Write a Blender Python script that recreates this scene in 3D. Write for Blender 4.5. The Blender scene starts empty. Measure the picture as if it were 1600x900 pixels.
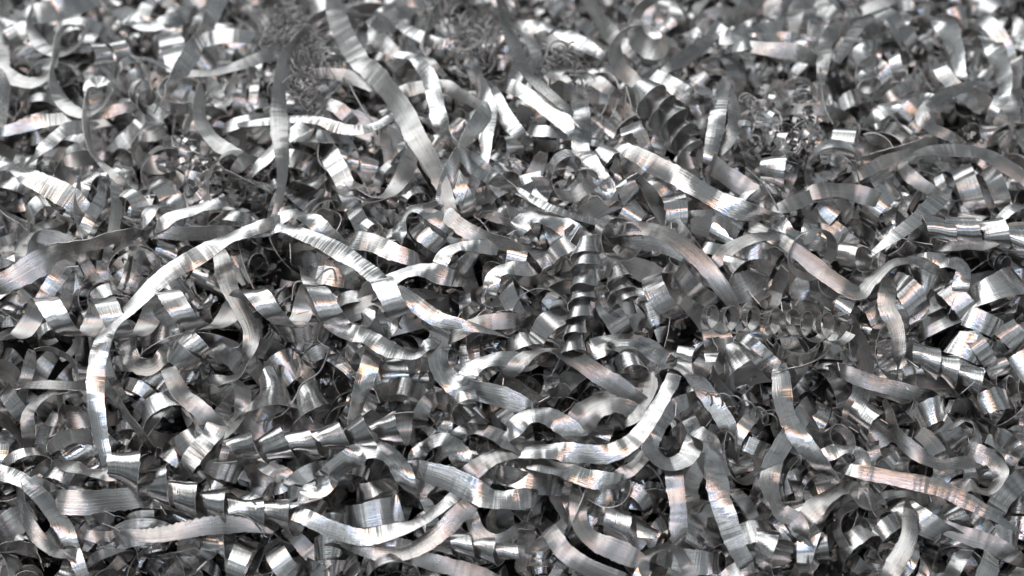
import bpy, math
import numpy as np

# ------------------------------------------------------------------ camera, world, lights, exposure
sc = bpy.context.scene
col = sc.collection
PITCH = math.radians(40)
DIST, FOCAL = 1.2, 86.4
AIM = np.array([0.0, 0.0, 0.25])
FWD = np.array([0, math.cos(PITCH), -math.sin(PITCH)])
UP = np.array([0, math.sin(PITCH), math.cos(PITCH)])
RIGHT = np.array([1.0, 0, 0])
CAM = AIM - DIST * FWD
PX = 0.5 / 1600                                   # one photo pixel at the heap's centre, in metres
cd = bpy.data.cameras.new('camera')
cam = bpy.data.objects.new('camera', cd)
col.objects.link(cam)
cam.location = CAM
cam.rotation_euler = (math.radians(90) - PITCH, 0, 0)
cd.lens, cd.sensor_width = FOCAL, 36
cd.clip_start, cd.clip_end = 0.02, 100
cd.dof.use_dof = True
cd.dof.focus_distance = 1.178
cd.dof.aperture_fstop = 6.0
sc.camera = cam

world = bpy.data.worlds.new('World')
sc.world = world
world.use_nodes = True
bg = world.node_tree.nodes['Background']
wn = world.node_tree
wtc = wn.nodes.new('ShaderNodeTexCoord')                 # made-up noise surroundings, so the metal's reflections are not one flat grey
wno = wn.nodes.new('ShaderNodeTexNoise')
wno.inputs['Scale'].default_value = 3.2; wno.inputs['Detail'].default_value = 3.0
wcr = wn.nodes.new('ShaderNodeValToRGB')
wcr.color_ramp.elements[0].position, wcr.color_ramp.elements[0].color = 0.38, (0.16, 0.18, 0.20, 1)
wcr.color_ramp.elements[1].position, wcr.color_ramp.elements[1].color = 0.66, (0.93, 0.98, 1.0, 1)
wn.links.new(wtc.outputs['Generated'], wno.inputs['Vector'])
wn.links.new(wno.outputs['Fac'], wcr.inputs[0])
wn.links.new(wcr.outputs[0], bg.inputs['Color'])
bg.inputs['Strength'].default_value = 0.42


def area_lamp(name, elev, azim, dist, sx, sy, power, colour):
    """An added softbox panel; elev is measured from straight ahead over the zenith, azim to the right."""
    ld = bpy.data.lights.new(name, 'AREA')
    ld.shape = 'RECTANGLE'
    ld.size, ld.size_y = sx, sy
    ld.energy = power
    ld.color = colour
    o = bpy.data.objects.new(name, ld)
    col.objects.link(o)
    e = math.radians(elev)
    o.location = (AIM[0] + dist * math.tan(math.radians(azim)), AIM[1] + dist * math.cos(e), AIM[2] + dist * math.sin(e))
    d = np.array(o.location) - AIM
    from mathutils import Vector
    o.rotation_euler = Vector(d).to_track_quat('Z', 'Y').to_euler()
    return o


for nm, elev, azim, sx, sy, rad, colour in (  # unseen panels, invented for the white, tan and blue bands reflected in the metal
        ('added_softbox_front', 46, -26, 3.0, 1.20, 1.50, (0.98, 0.99, 1.0)),
        ('added_softbox_main', 90, -22, 2.8, 1.00, 1.22, (1.0, 0.99, 0.97)),
        ('added_softbox_warm', 113, -6, 2.6, 0.17, 4.6, (1.0, 0.55, 0.31)),
        ('added_softbox_cool', 122, -6, 2.6, 0.09, 7.0, (0.46, 0.66, 1.0)),
        ('added_softbox_rear', 142, -4, 2.2, 0.34, 0.9, (0.94, 0.97, 1.0))):
    area_lamp(nm, elev, azim, 2.2, sx, sy, rad * math.pi * sx * sy, colour)     # rad is the panel's own brightness

sc.view_settings.view_transform = 'Standard'
sc.view_settings.look = 'None'
sc.view_settings.exposure = 0.1
sc.view_settings.gamma = 1.0
sc.view_settings.use_curve_mapping = False
sc.render.engine = 'CYCLES'
sc.cycles.max_bounces = 7
sc.cycles.glossy_bounces = 6
sc.cycles.diffuse_bounces = 2
sc.cycles.caustics_reflective = True
sc.cycles.sample_clamp_indirect = 4.0
sc.cycles.use_denoising = True

# ------------------------------------------------------------------ the heap's shape
rng = np.random.default_rng(11)


def H(x, y):
    """Height of the heap's mean surface: a front slope that rounds off into a plateau."""
    k = 0.035
    a = 0.25 + 0.62 * y
    b = 0.25 + 0.62 * 0.062 - 0.17 * (y - 0.062)
    m = -k * np.log(np.exp(-a / k) + np.exp(-b / k)) + 0.004
    m = m + 0.010 * np.sin(9 * x + 1.0) * np.cos(7 * y) - 0.12 * np.clip(np.abs(x) - 0.34, 0, 1) ** 1.3
    return np.maximum(m - 0.10 * np.clip(y - 0.30, 0, 9), 0.012)


def at(px, py, h=0.0):
    """Photo pixel -> point on the heap's surface, lifted h pixels towards the viewer."""
    h = np.asarray(h, float) + 20 * np.clip((260 - np.asarray(py, float)) / 160, 0, 1)      # strips stand looser on the plateau
    px, py, h = np.broadcast_arrays(np.asarray(px, float), np.asarray(py, float), np.asarray(h, float))
    k = 36.0 / FOCAL / 1600
    d = FWD + RIGHT * ((px - 800) * k)[..., None] - UP * ((py - 450) * k)[..., None]
    lo = np.full(px.shape, 0.7); hi = np.full(px.shape, 2.2)
    for _ in range(34):
        mid = (lo + hi) / 2
        p = CAM + d * mid[..., None]
        above = p[..., 2] > H(p[..., 0], p[..., 1])
        lo = np.where(above, mid, lo); hi = np.where(above, hi, mid)
    return CAM + d * (lo - h * PX)[..., None]


# ------------------------------------------------------------------ procedural materials
def nodes_of(name):
    m = bpy.data.materials.new(name)
    m.use_nodes = True
    nt = m.node_tree
    return m, nt, nt.nodes['Principled BSDF']


def metal(name, dark, light, r_lo, r_hi, groove, chatter, stain):
    m, nt, bs = nodes_of(name)
    N, L = nt.nodes.new, nt.links.new
    at_ = N('ShaderNodeAttribute'); at_.attribute_name = 'strip'
    sep = N('ShaderNodeSeparateXYZ'); L(at_.outputs['Vector'], sep.inputs[0])

    def noise(su, sv, ss, detail=2.0, rough=0.5):
        cmb = N('ShaderNodeCombineXYZ')
        for i, s in enumerate((su, sv, ss)):
            mu = N('ShaderNodeMath'); mu.operation = 'MULTIPLY'; mu.inputs[1].default_value = s
            L(sep.outputs[i], mu.inputs[0]); L(mu.outputs[0], cmb.inputs[i])
        t = N('ShaderNodeTexNoise'); t.inputs['Scale'].default_value = 1.0
        t.inputs['Detail'].default_value = detail; t.inputs['Roughness'].default_value = rough
        L(cmb.outputs[0], t.inputs['Vector'])
        return t.outputs['Fac']

    def ramp(fac, a, b, c0, c1):
        r = N('ShaderNodeMapRange'); r.inputs['From Min'].default_value = a; r.inputs['From Max'].default_value = b
        r.inputs['To Min'].default_value = c0; r.inputs['To Max'].default_value = c1
        L(fac, r.inputs['Value']); return r.outputs[0]
    g1 = noise(0.15, 17, 91, 3.0, 0.65)                 # lines along the strip
    g2 = noise(5.0, 0.22, 57, 2.0, 0.6)                # chatter across the strip
    g3 = noise(1.3, 0.12, 23, 1.0)                    # slow buckles across the strip
    big = noise(0.9, 1.6, 40, 3.0, 0.6)               # blotches
    spk = noise(9, 9, 33, 1.0)                        # specks
    one = N('ShaderNodeTexWhiteNoise'); one.noise_dimensions = '1D'; L(sep.outputs[2], one.inputs['W'])
    mix = N('ShaderNodeMix'); mix.data_type = 'RGBA'
    mix.inputs['A'].default_value = (*dark, 1); mix.inputs['B'].default_value = (*light, 1)
    ad = N('ShaderNodeMath'); ad.operation = 'MULTIPLY_ADD'; ad.inputs[1].default_value = 0.55; ad.use_clamp = True
    L(one.outputs['Value'], ad.inputs[0]); L(ramp(g1, 0.3, 0.7, -0.1, 0.6), ad.inputs[2]); L(ad.outputs[0], mix.inputs['Factor'])
    st = N('ShaderNodeMix'); st.data_type = 'RGBA'; st.inputs['B'].default_value = (0.13, 0.125, 0.12, 1)
    mx = N('ShaderNodeMath'); mx.operation = 'MAXIMUM'
    L(ramp(big, 0.62, 0.80, 0, stain), mx.inputs[0]); L(ramp(spk, 0.74, 0.80, 0, 0.7), mx.inputs[1])
    L(mx.outputs[0], st.inputs['Factor']); L(mix.outputs['Result'], st.inputs['A'])
    L(st.outputs['Result'], bs.inputs['Base Color'])
    bs.inputs['Metallic'].default_value = 1.0
    rr = N('ShaderNodeMath'); rr.operation = 'ADD'
    L(ramp(big, 0.3, 0.7, r_lo, r_hi), rr.inputs[0]); L(ramp(one.outputs['Color'], 0, 1, -0.05, 0.09), rr.inputs[1])
    L(rr.outputs[0], bs.inputs['Roughness'])
    b1 = N('ShaderNodeBump'); b1.inputs['Strength'].default_value = groove; b1.inputs['Distance'].default_value = 0.0006
    L(g1, b1.inputs['Height'])
    b2 = N('ShaderNodeBump'); b2.inputs['Strength'].default_value = chatter; b2.inputs['Distance'].default_value = 0.0012
    L(ramp(one.outputs['Value'], 0.35, 1, 0.15 * chatter, 2.2 * chatter), b2.inputs['Strength'])
    L(g2, b2.inputs['Height']); L(b1.outputs[0], b2.inputs['Normal'])
    b3 = N('ShaderNodeBump'); b3.inputs['Strength'].default_value = 0.2; L(ramp(one.outputs['Color'], 0.2, 1, 0.04, 0.36), b3.inputs['Strength']); b3.inputs['Distance'].default_value = 0.0042
    L(g3, b3.inputs['Height']); L(b2.outputs[0], b3.inputs['Normal'])
    L(b3.outputs[0], bs.inputs['Normal'])
    return m


M_SHINY = metal('aluminium_cut_face', (0.66, 0.66, 0.66), (0.91, 0.91, 0.905), 0.10, 0.22, 0.17, 0.11, 0.35)
M_DULL = metal('aluminium_dull_face', (0.46, 0.455, 0.445), (0.72, 0.715, 0.705), 0.22, 0.34, 0.28, 0.08, 0.5)
M_EDGE = metal('aluminium_torn_edge', (0.62, 0.62, 0.61), (0.85, 0.85, 0.85), 0.25, 0.4, 0.2, 0.6, 0.2)
M_WIRE = metal('aluminium_wire', (0.22, 0.22, 0.22), (0.70, 0.70, 0.70), 0.15, 0.3, 0.2, 0.3, 0.3)
MATS = (M_SHINY, M_DULL, M_EDGE)
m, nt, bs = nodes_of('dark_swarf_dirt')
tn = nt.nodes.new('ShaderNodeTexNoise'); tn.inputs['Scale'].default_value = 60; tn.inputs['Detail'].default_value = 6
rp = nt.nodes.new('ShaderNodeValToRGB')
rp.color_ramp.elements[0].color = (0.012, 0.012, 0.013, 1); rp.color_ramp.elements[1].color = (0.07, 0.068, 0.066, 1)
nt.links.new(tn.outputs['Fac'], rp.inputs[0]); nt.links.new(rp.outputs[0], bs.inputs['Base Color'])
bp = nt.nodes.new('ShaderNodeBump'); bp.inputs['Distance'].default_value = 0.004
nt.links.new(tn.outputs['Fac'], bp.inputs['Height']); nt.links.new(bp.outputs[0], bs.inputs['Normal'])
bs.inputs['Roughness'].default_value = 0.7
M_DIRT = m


# ------------------------------------------------------------------ mesh helpers
class Bag:
    """Collects quads as numpy blocks and links them as ONE mesh object."""
    def __init__(self):
        self.v, self.f, self.a, self.m, self.n = [], [], [], [], 0

    def grid(self, P, A, mat, flip=False, wrap=False):
        n, k = P.shape[:2]
        i = np.arange(n * k).reshape(n, k) + self.n
        if wrap:
            i = np.concatenate([i, i[:, :1]], 1)
        q = np.stack([i[:-1, :-1], i[1:, :-1], i[1:, 1:], i[:-1, 1:]], -1).reshape(-1, 4)
        if flip:
            q = q[:, ::-1]
        self.v.append(P.reshape(-1, 3)); self.a.append(A.reshape(-1, 3)); self.f.append(q)
        self.m.append(np.full(len(q), mat)); self.n += n * k

    def build(self, name, mats, origin=None):
        v = np.concatenate(self.v); f = np.concatenate(self.f); a = np.concatenate(self.a); mi = np.concatenate(self.m)
        if origin is None:
            c = v.mean(0); origin = np.array([c[0], c[1], v[:, 2].min()])
        v = v - origin
        me = bpy.data.meshes.new(name)
        me.vertices.add(len(v)); me.vertices.foreach_set('co', v.astype(np.float32).ravel())
        me.loops.add(f.size); me.loops.foreach_set('vertex_index', f.astype(np.int32).ravel())
        me.polygons.add(len(f)); me.polygons.foreach_set('loop_start', np.arange(0, f.size, 4, dtype=np.int32))
        me.polygons.foreach_set('use_smooth', np.ones(len(f), bool))
        for x in mats:
            me.materials.append(x)
        me.polygons.foreach_set('material_index', mi.astype(np.int32))
        at_ = me.attributes.new('strip', 'FLOAT_VECTOR', 'POINT')
        at_.data.foreach_set('vector', a.astype(np.float32).ravel())
        me.update()
        o = bpy.data.objects.new(name, me)
        o.location = origin
        col.objects.link(o)
        return o


def unit(v):
    return v / np.maximum(np.linalg.norm(v, axis=-1, keepdims=True), 1e-12)


def smooth_noise(n, step, r=rng):
    k = max(2, int(n / max(step, 1)) + 2)
    return np.interp(np.linspace(0, k - 1, n), np.arange(k), r.normal(0, 1, k))


def ribbon(bag, C, S, N, w, nv=4, thick=0.00035, camber=0.05, teeth=0.03, front=0, sid=None, toothed=0.0):
    """A strip of sheet with a shiny face, a dull face and torn edges. w is the full width along the strip."""
    n = len(C)
    sid = rng.uniform(0, 50) if sid is None else sid
    w = np.broadcast_to(np.asarray(w, float), (n,))
    s = np.linspace(-0.5, 0.5, nv + 1)
    seg = np.linalg.norm(np.diff(C, axis=0), axis=1)
    u = np.concatenate([[0], np.cumsum(seg)]) / max(w.mean(), 1e-6)
    off = np.repeat(s[None], n, 0)
    off[:, 0] -= np.abs(rng.normal(0, teeth, n)); off[:, -1] += np.abs(rng.normal(0, teeth, n)) * 0.8
    off[:, 0] += 0.03 * smooth_noise(n, 5); off[:, -1] += 0.03 * smooth_noise(n, 5)
    if toothed:
        off[:, -1] += toothed * (np.arange(n) % 2) * rng.uniform(0.6, 1.2, n)
    cam_ = camber * (0.25 - s ** 2) * 4 * w[:, None] * 0.5
    P = C[:, None] + S[:, None] * (off * w[:, None])[..., None] + N[:, None] * cam_[..., None]
    A = np.stack([np.repeat(u[:, None], nv + 1, 1), np.repeat(s[None], n, 0), np.full((n, nv + 1), sid)], -1)
    t = N[:, None] * thick / 2
    bag.grid(P + t, A, front)
    bag.grid(P - t, A + [0, 3.3, 0], 1 - front, flip=True)
    bag.grid(np.stack([P[:, 0] + t[:, 0], P[:, 0] - t[:, 0]], 1), A[:, :2], 2, flip=True)
    bag.grid(np.stack([P[:, -1] + t[:, 0], P[:, -1] - t[:, 0]], 1), A[:, -2:], 2)
    for e in (0, -1):
        bag.grid(np.stack([P[e] + t[e], P[e] - t[e]], 0), np.stack([A[e], A[e]], 0), 2, flip=(e == -1))


def spline(K, step):
    """Catmull-Rom through control rows K (first three columns are the position), resampled evenly."""
    K = np.asarray(K, float)
    P = np.vstack([2 * K[0] - K[1], K, 2 * K[-1] - K[-2]])
    t = np.linspace(0, 1, 24, endpoint=False)[:, None]
    out = []
    for i in range(1, len(P) - 2):
        a, b, c, d = P[i - 1:i + 3]
        out.append(0.5 * (2 * b + (c - a) * t + (2 * a - 5 * b + 4 * c - d) * t ** 2 + (3 * b - a - 3 * c + d) * t ** 3))
    Q = np.vstack(out + [K[-1:]])
    l = np.concatenate([[0], np.cumsum(np.linalg.norm(np.diff(Q[:, :3], axis=0), axis=1))])
    n = max(6, int(l[-1] / step))
    x = np.linspace(0, l[-1], n)
    return np.stack([np.interp(x, l, Q[:, i]) for i in range(Q.shape[1])], 1)


def traced(bag, pts, w, front=0, toothed=0.0, step=5.0, taper=(0.8, 0.8), dive=(True, True)):
    """pts: rows (photo x, photo y, lift, roll). Roll 0 faces the viewer; + turns the face to the left of travel."""
    pts = np.asarray(pts, float)
    ends = []
    for a_, b_ in ((pts[0], pts[1]), (pts[-1], pts[-2])):      # the strip's ends dive on into the heap
        d_ = (a_[:2] - b_[:2]) / max(np.hypot(*(a_[:2] - b_[:2])), 1e-6)
        ends.append(np.array([*(a_[:2] + d_ * 26), a_[2] - 42, a_[3]]))
    pts = np.vstack([ends[0] if dive[0] else pts[:0], pts, ends[1] if dive[1] else pts[:0]])
    pos = at(pts[:, 0], pts[:, 1], pts[:, 2])
    Q = spline(np.hstack([pos, pts[:, 3:4]]), step * PX)
    C, roll = Q[:, :3], np.radians(Q[:, 3])
    n = len(C)
    roll = roll + 0.12 * smooth_noise(n, 26) + 0.30 * np.sin(2 * math.pi * np.arange(n) * step / rng.uniform(170, 300) + rng.uniform(0, 6.3))
    C = C - FWD * (3.0 * PX * smooth_noise(n, 16))[:, None]
    C = C + UP * (0.6 * PX * smooth_noise(n, 9))[:, None]
    T = unit(np.gradient(C, axis=0))
    V = unit(CAM - C)
    S0 = np.cross(V, T)
    k = np.ones(5) / 5
    S0 = unit(np.stack([np.convolve(np.pad(S0[:, i], 2, 'edge'), k, 'valid') for i in range(3)], 1))
    N0 = unit(np.cross(T, S0)); S0 = unit(np.cross(N0, T))
    N = N0 * np.cos(roll)[:, None] + S0 * np.sin(roll)[:, None]
    S = S0 * np.cos(roll)[:, None] - N0 * np.sin(roll)[:, None]
    kv = np.gradient(T, axis=0) / np.maximum(np.linalg.norm(np.gradient(C, axis=0), axis=1, keepdims=True), 1e-9)
    kk = np.ones(9) / 9
    kv = np.stack([np.convolve(np.pad(kv[:, i], 4, 'edge'), kk, 'valid') for i in range(3)], 1) * w * PX
    mag = np.linalg.norm(kv, axis=1, keepdims=True); q = kv / np.maximum(mag, 1e-9)
    N = N + q * np.tanh(3 * (q @ UP))[:, None] * np.clip(mag / 0.7, 0, 1) * 0.75       # sheet bends across its face, not in its plane
    N = unit(N - T * (N * T).sum(1, keepdims=True)); S = np.cross(N, T)
    x = np.linspace(0, 1, n)
    ww = 0.76 * w * PX * (1 + 0.07 * smooth_noise(n, 20)) * (1 - (1 - taper[0]) * np.clip(1 - x / 0.3, 0, 1) ** 1.3 - (1 - taper[1]) * np.clip(1 - (1 - x) / 0.3, 0, 1) ** 1.3)
    ribbon(bag, C, S, N, ww, nv=4, camber=rng.uniform(0.02, 0.14), front=front, toothed=toothed)


def coil(bag, p0, p1, r0, r1, w, turns, cone, phase, seg=30, nv=3, wob=0.09, r=rng, teeth=0.02, skew=0.0):
    """A helical chip about the axis p0-p1; cone tilts the strip's width from the axis (0 = band, 90 = flat washer)."""
    a = p1 - p0
    Ln = np.linalg.norm(a); a = a / max(Ln, 1e-9)
    ax = a
    bow = unit(np.cross(a, r.normal(0, 1, 3))) * Ln * r.uniform(-0.10, 0.10)
    if skew:                                          # rings lean towards the viewer instead of standing square to the axis
        a = unit(a * math.cos(math.radians(skew)) - FWD * math.sin(math.radians(skew)))
    e1 = unit(np.cross(a, np.array([0.31, 0.2, 0.93]))); e2 = np.cross(a, e1)
    n = max(8, int(seg * turns))
    t = np.linspace(0, 1, n)
    ph = math.radians(phase) + 2 * math.pi * turns * t + 0.10 * smooth_noise(n, seg / 2, r)
    R = (r0 + (r1 - r0) * t) * (1 + wob * smooth_noise(n, seg / 3, r))
    rad = np.cos(ph)[:, None] * e1 + np.sin(ph)[:, None] * e2
    C = p0 + ax * (Ln * (t + 0.11 / max(turns, 1) * smooth_noise(n, seg, r)))[:, None] + rad * R[:, None] + bow * (4 * t * (1 - t))[:, None]
    T = unit(np.gradient(C, axis=0))
    cn = math.radians(cone) + 0.10 * smooth_noise(n, seg / 2, r)
    cn = cn + 0.12 * smooth_noise(n, seg / 5, r)
    S = a * np.cos(cn)[:, None] + rad * np.sin(cn)[:, None]
    S = unit(S - T * (S * T).sum(1, keepdims=True))
    N = np.cross(T, S)
    fl = np.sign((N * rad).sum(1).mean()) or 1.0
    if fl < 0:
        S = -S; N = -N
    if turns < 2.8:
        w = w * (r.uniform(0.25, 0.6) + 0.6 * np.sin(math.pi * np.clip(t, 0.02, 0.98)) ** 0.5)
    ribbon(bag, C, S, N, w, nv=nv, camber=r.uniform(-0.02, 0.08), teeth=teeth)


def bent_scrap(bag, pts, w, dull):
    """A short piece of curled sheet through three photo points: part of a cone bulging at (or hollow to) the viewer."""
    pts = np.asarray(pts, float)
    A, B = at(*pts[0, :3]), at(*pts[-1, :3])
    M = at(*pts[len(pts) // 2, :3])
    V = unit(CAM - M)
    c = B - A; L_ = np.linalg.norm(c); c = c / L_
    s = unit(np.cross(V, c)); nrm = np.cross(c, s)
    ro = math.radians(pts[len(pts) // 2, 3] + rng.normal(0, 9))
    s, nrm = s * math.cos(ro) - nrm * math.sin(ro), nrm * math.cos(ro) + s * math.sin(ro)
    half = math.radians(rng.uniform(75, 105) if dull else rng.uniform(110, 235))
    R = L_ / 2 * rng.uniform(1.0, 1.5)
    sg = -1.0 if dull else 1.0
    bend = float(np.dot(M - (A + B) / 2, s)) / L_            # sideways bow in the picture -> how conical it is
    cone = math.radians(np.clip(90 * bend, -32, 32) + rng.normal(0, 19))
    n = 60
    th = np.linspace(-half, half, n) + 0.05 * smooth_noise(n, 8)
    RR = R * (1 + 0.06 * smooth_noise(n, 12)) * np.linspace(1, rng.uniform(0.7, 1.3), n)
    rad = nrm[None] * (sg * np.cos(th))[:, None] + c[None] * np.sin(th)[:, None]
    ctr = M - nrm * R * sg * (0.95 if not dull else 0.15)
    C = ctr + rad * RR[:, None] + s * (np.linspace(-0.5, 0.5, n) * (half / math.pi) * rng.choice([-1, 1]) * rng.uniform(0.45, 1.5) * w * PX)[:, None]
    T = unit(np.gradient(C, axis=0))
    S = s[None] * math.cos(cone) + rad * math.sin(cone)
    S = unit(S - T * (S * T).sum(1, keepdims=True))
    N = np.cross(T, S)
    if (N * rad).sum(1).mean() < 0:
        S, N = -S, -N
    ribbon(bag, C, S, N, w * PX * rng.uniform(0.7, 1.0) * (1 + 0.05 * smooth_noise(n, 10)) * (rng.uniform(0.2, 0.5) + 0.65 * np.sin(np.linspace(0.05, math.pi - 0.05, n)) ** 0.5), nv=4, camber=rng.uniform(-0.03, 0.05))


def tube(bag, Q, rad, sid, k=5):
    T = unit(np.gradient(Q, axis=0))
    e = unit(np.cross(T, np.array([0.3, 0.5, 0.81]))); f = np.cross(T, e)
    th = np.arange(k) * 2 * math.pi / k
    P = Q[:, None] + rad * (np.cos(th)[None, :, None] * e[:, None] + np.sin(th)[None, :, None] * f[:, None])
    A = np.zeros(P.shape); A[..., 0] = np.arange(len(Q))[:, None] * 0.1; A[..., 1] = th; A[..., 2] = sid
    bag.grid(P, A, 0, flip=False, wrap=True)


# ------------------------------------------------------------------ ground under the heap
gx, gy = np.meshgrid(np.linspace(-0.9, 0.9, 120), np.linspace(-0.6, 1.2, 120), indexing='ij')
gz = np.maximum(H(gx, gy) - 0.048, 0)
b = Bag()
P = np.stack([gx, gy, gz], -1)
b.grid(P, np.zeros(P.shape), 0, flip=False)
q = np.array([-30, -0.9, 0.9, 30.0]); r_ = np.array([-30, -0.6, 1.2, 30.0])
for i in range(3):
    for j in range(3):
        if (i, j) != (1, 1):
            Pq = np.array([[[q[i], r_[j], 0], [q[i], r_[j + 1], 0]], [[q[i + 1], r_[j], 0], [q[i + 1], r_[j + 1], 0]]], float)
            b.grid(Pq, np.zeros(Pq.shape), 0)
g = b.build('ground', [M_DIRT], np.zeros(3)); g['kind'] = 'structure'

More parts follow.
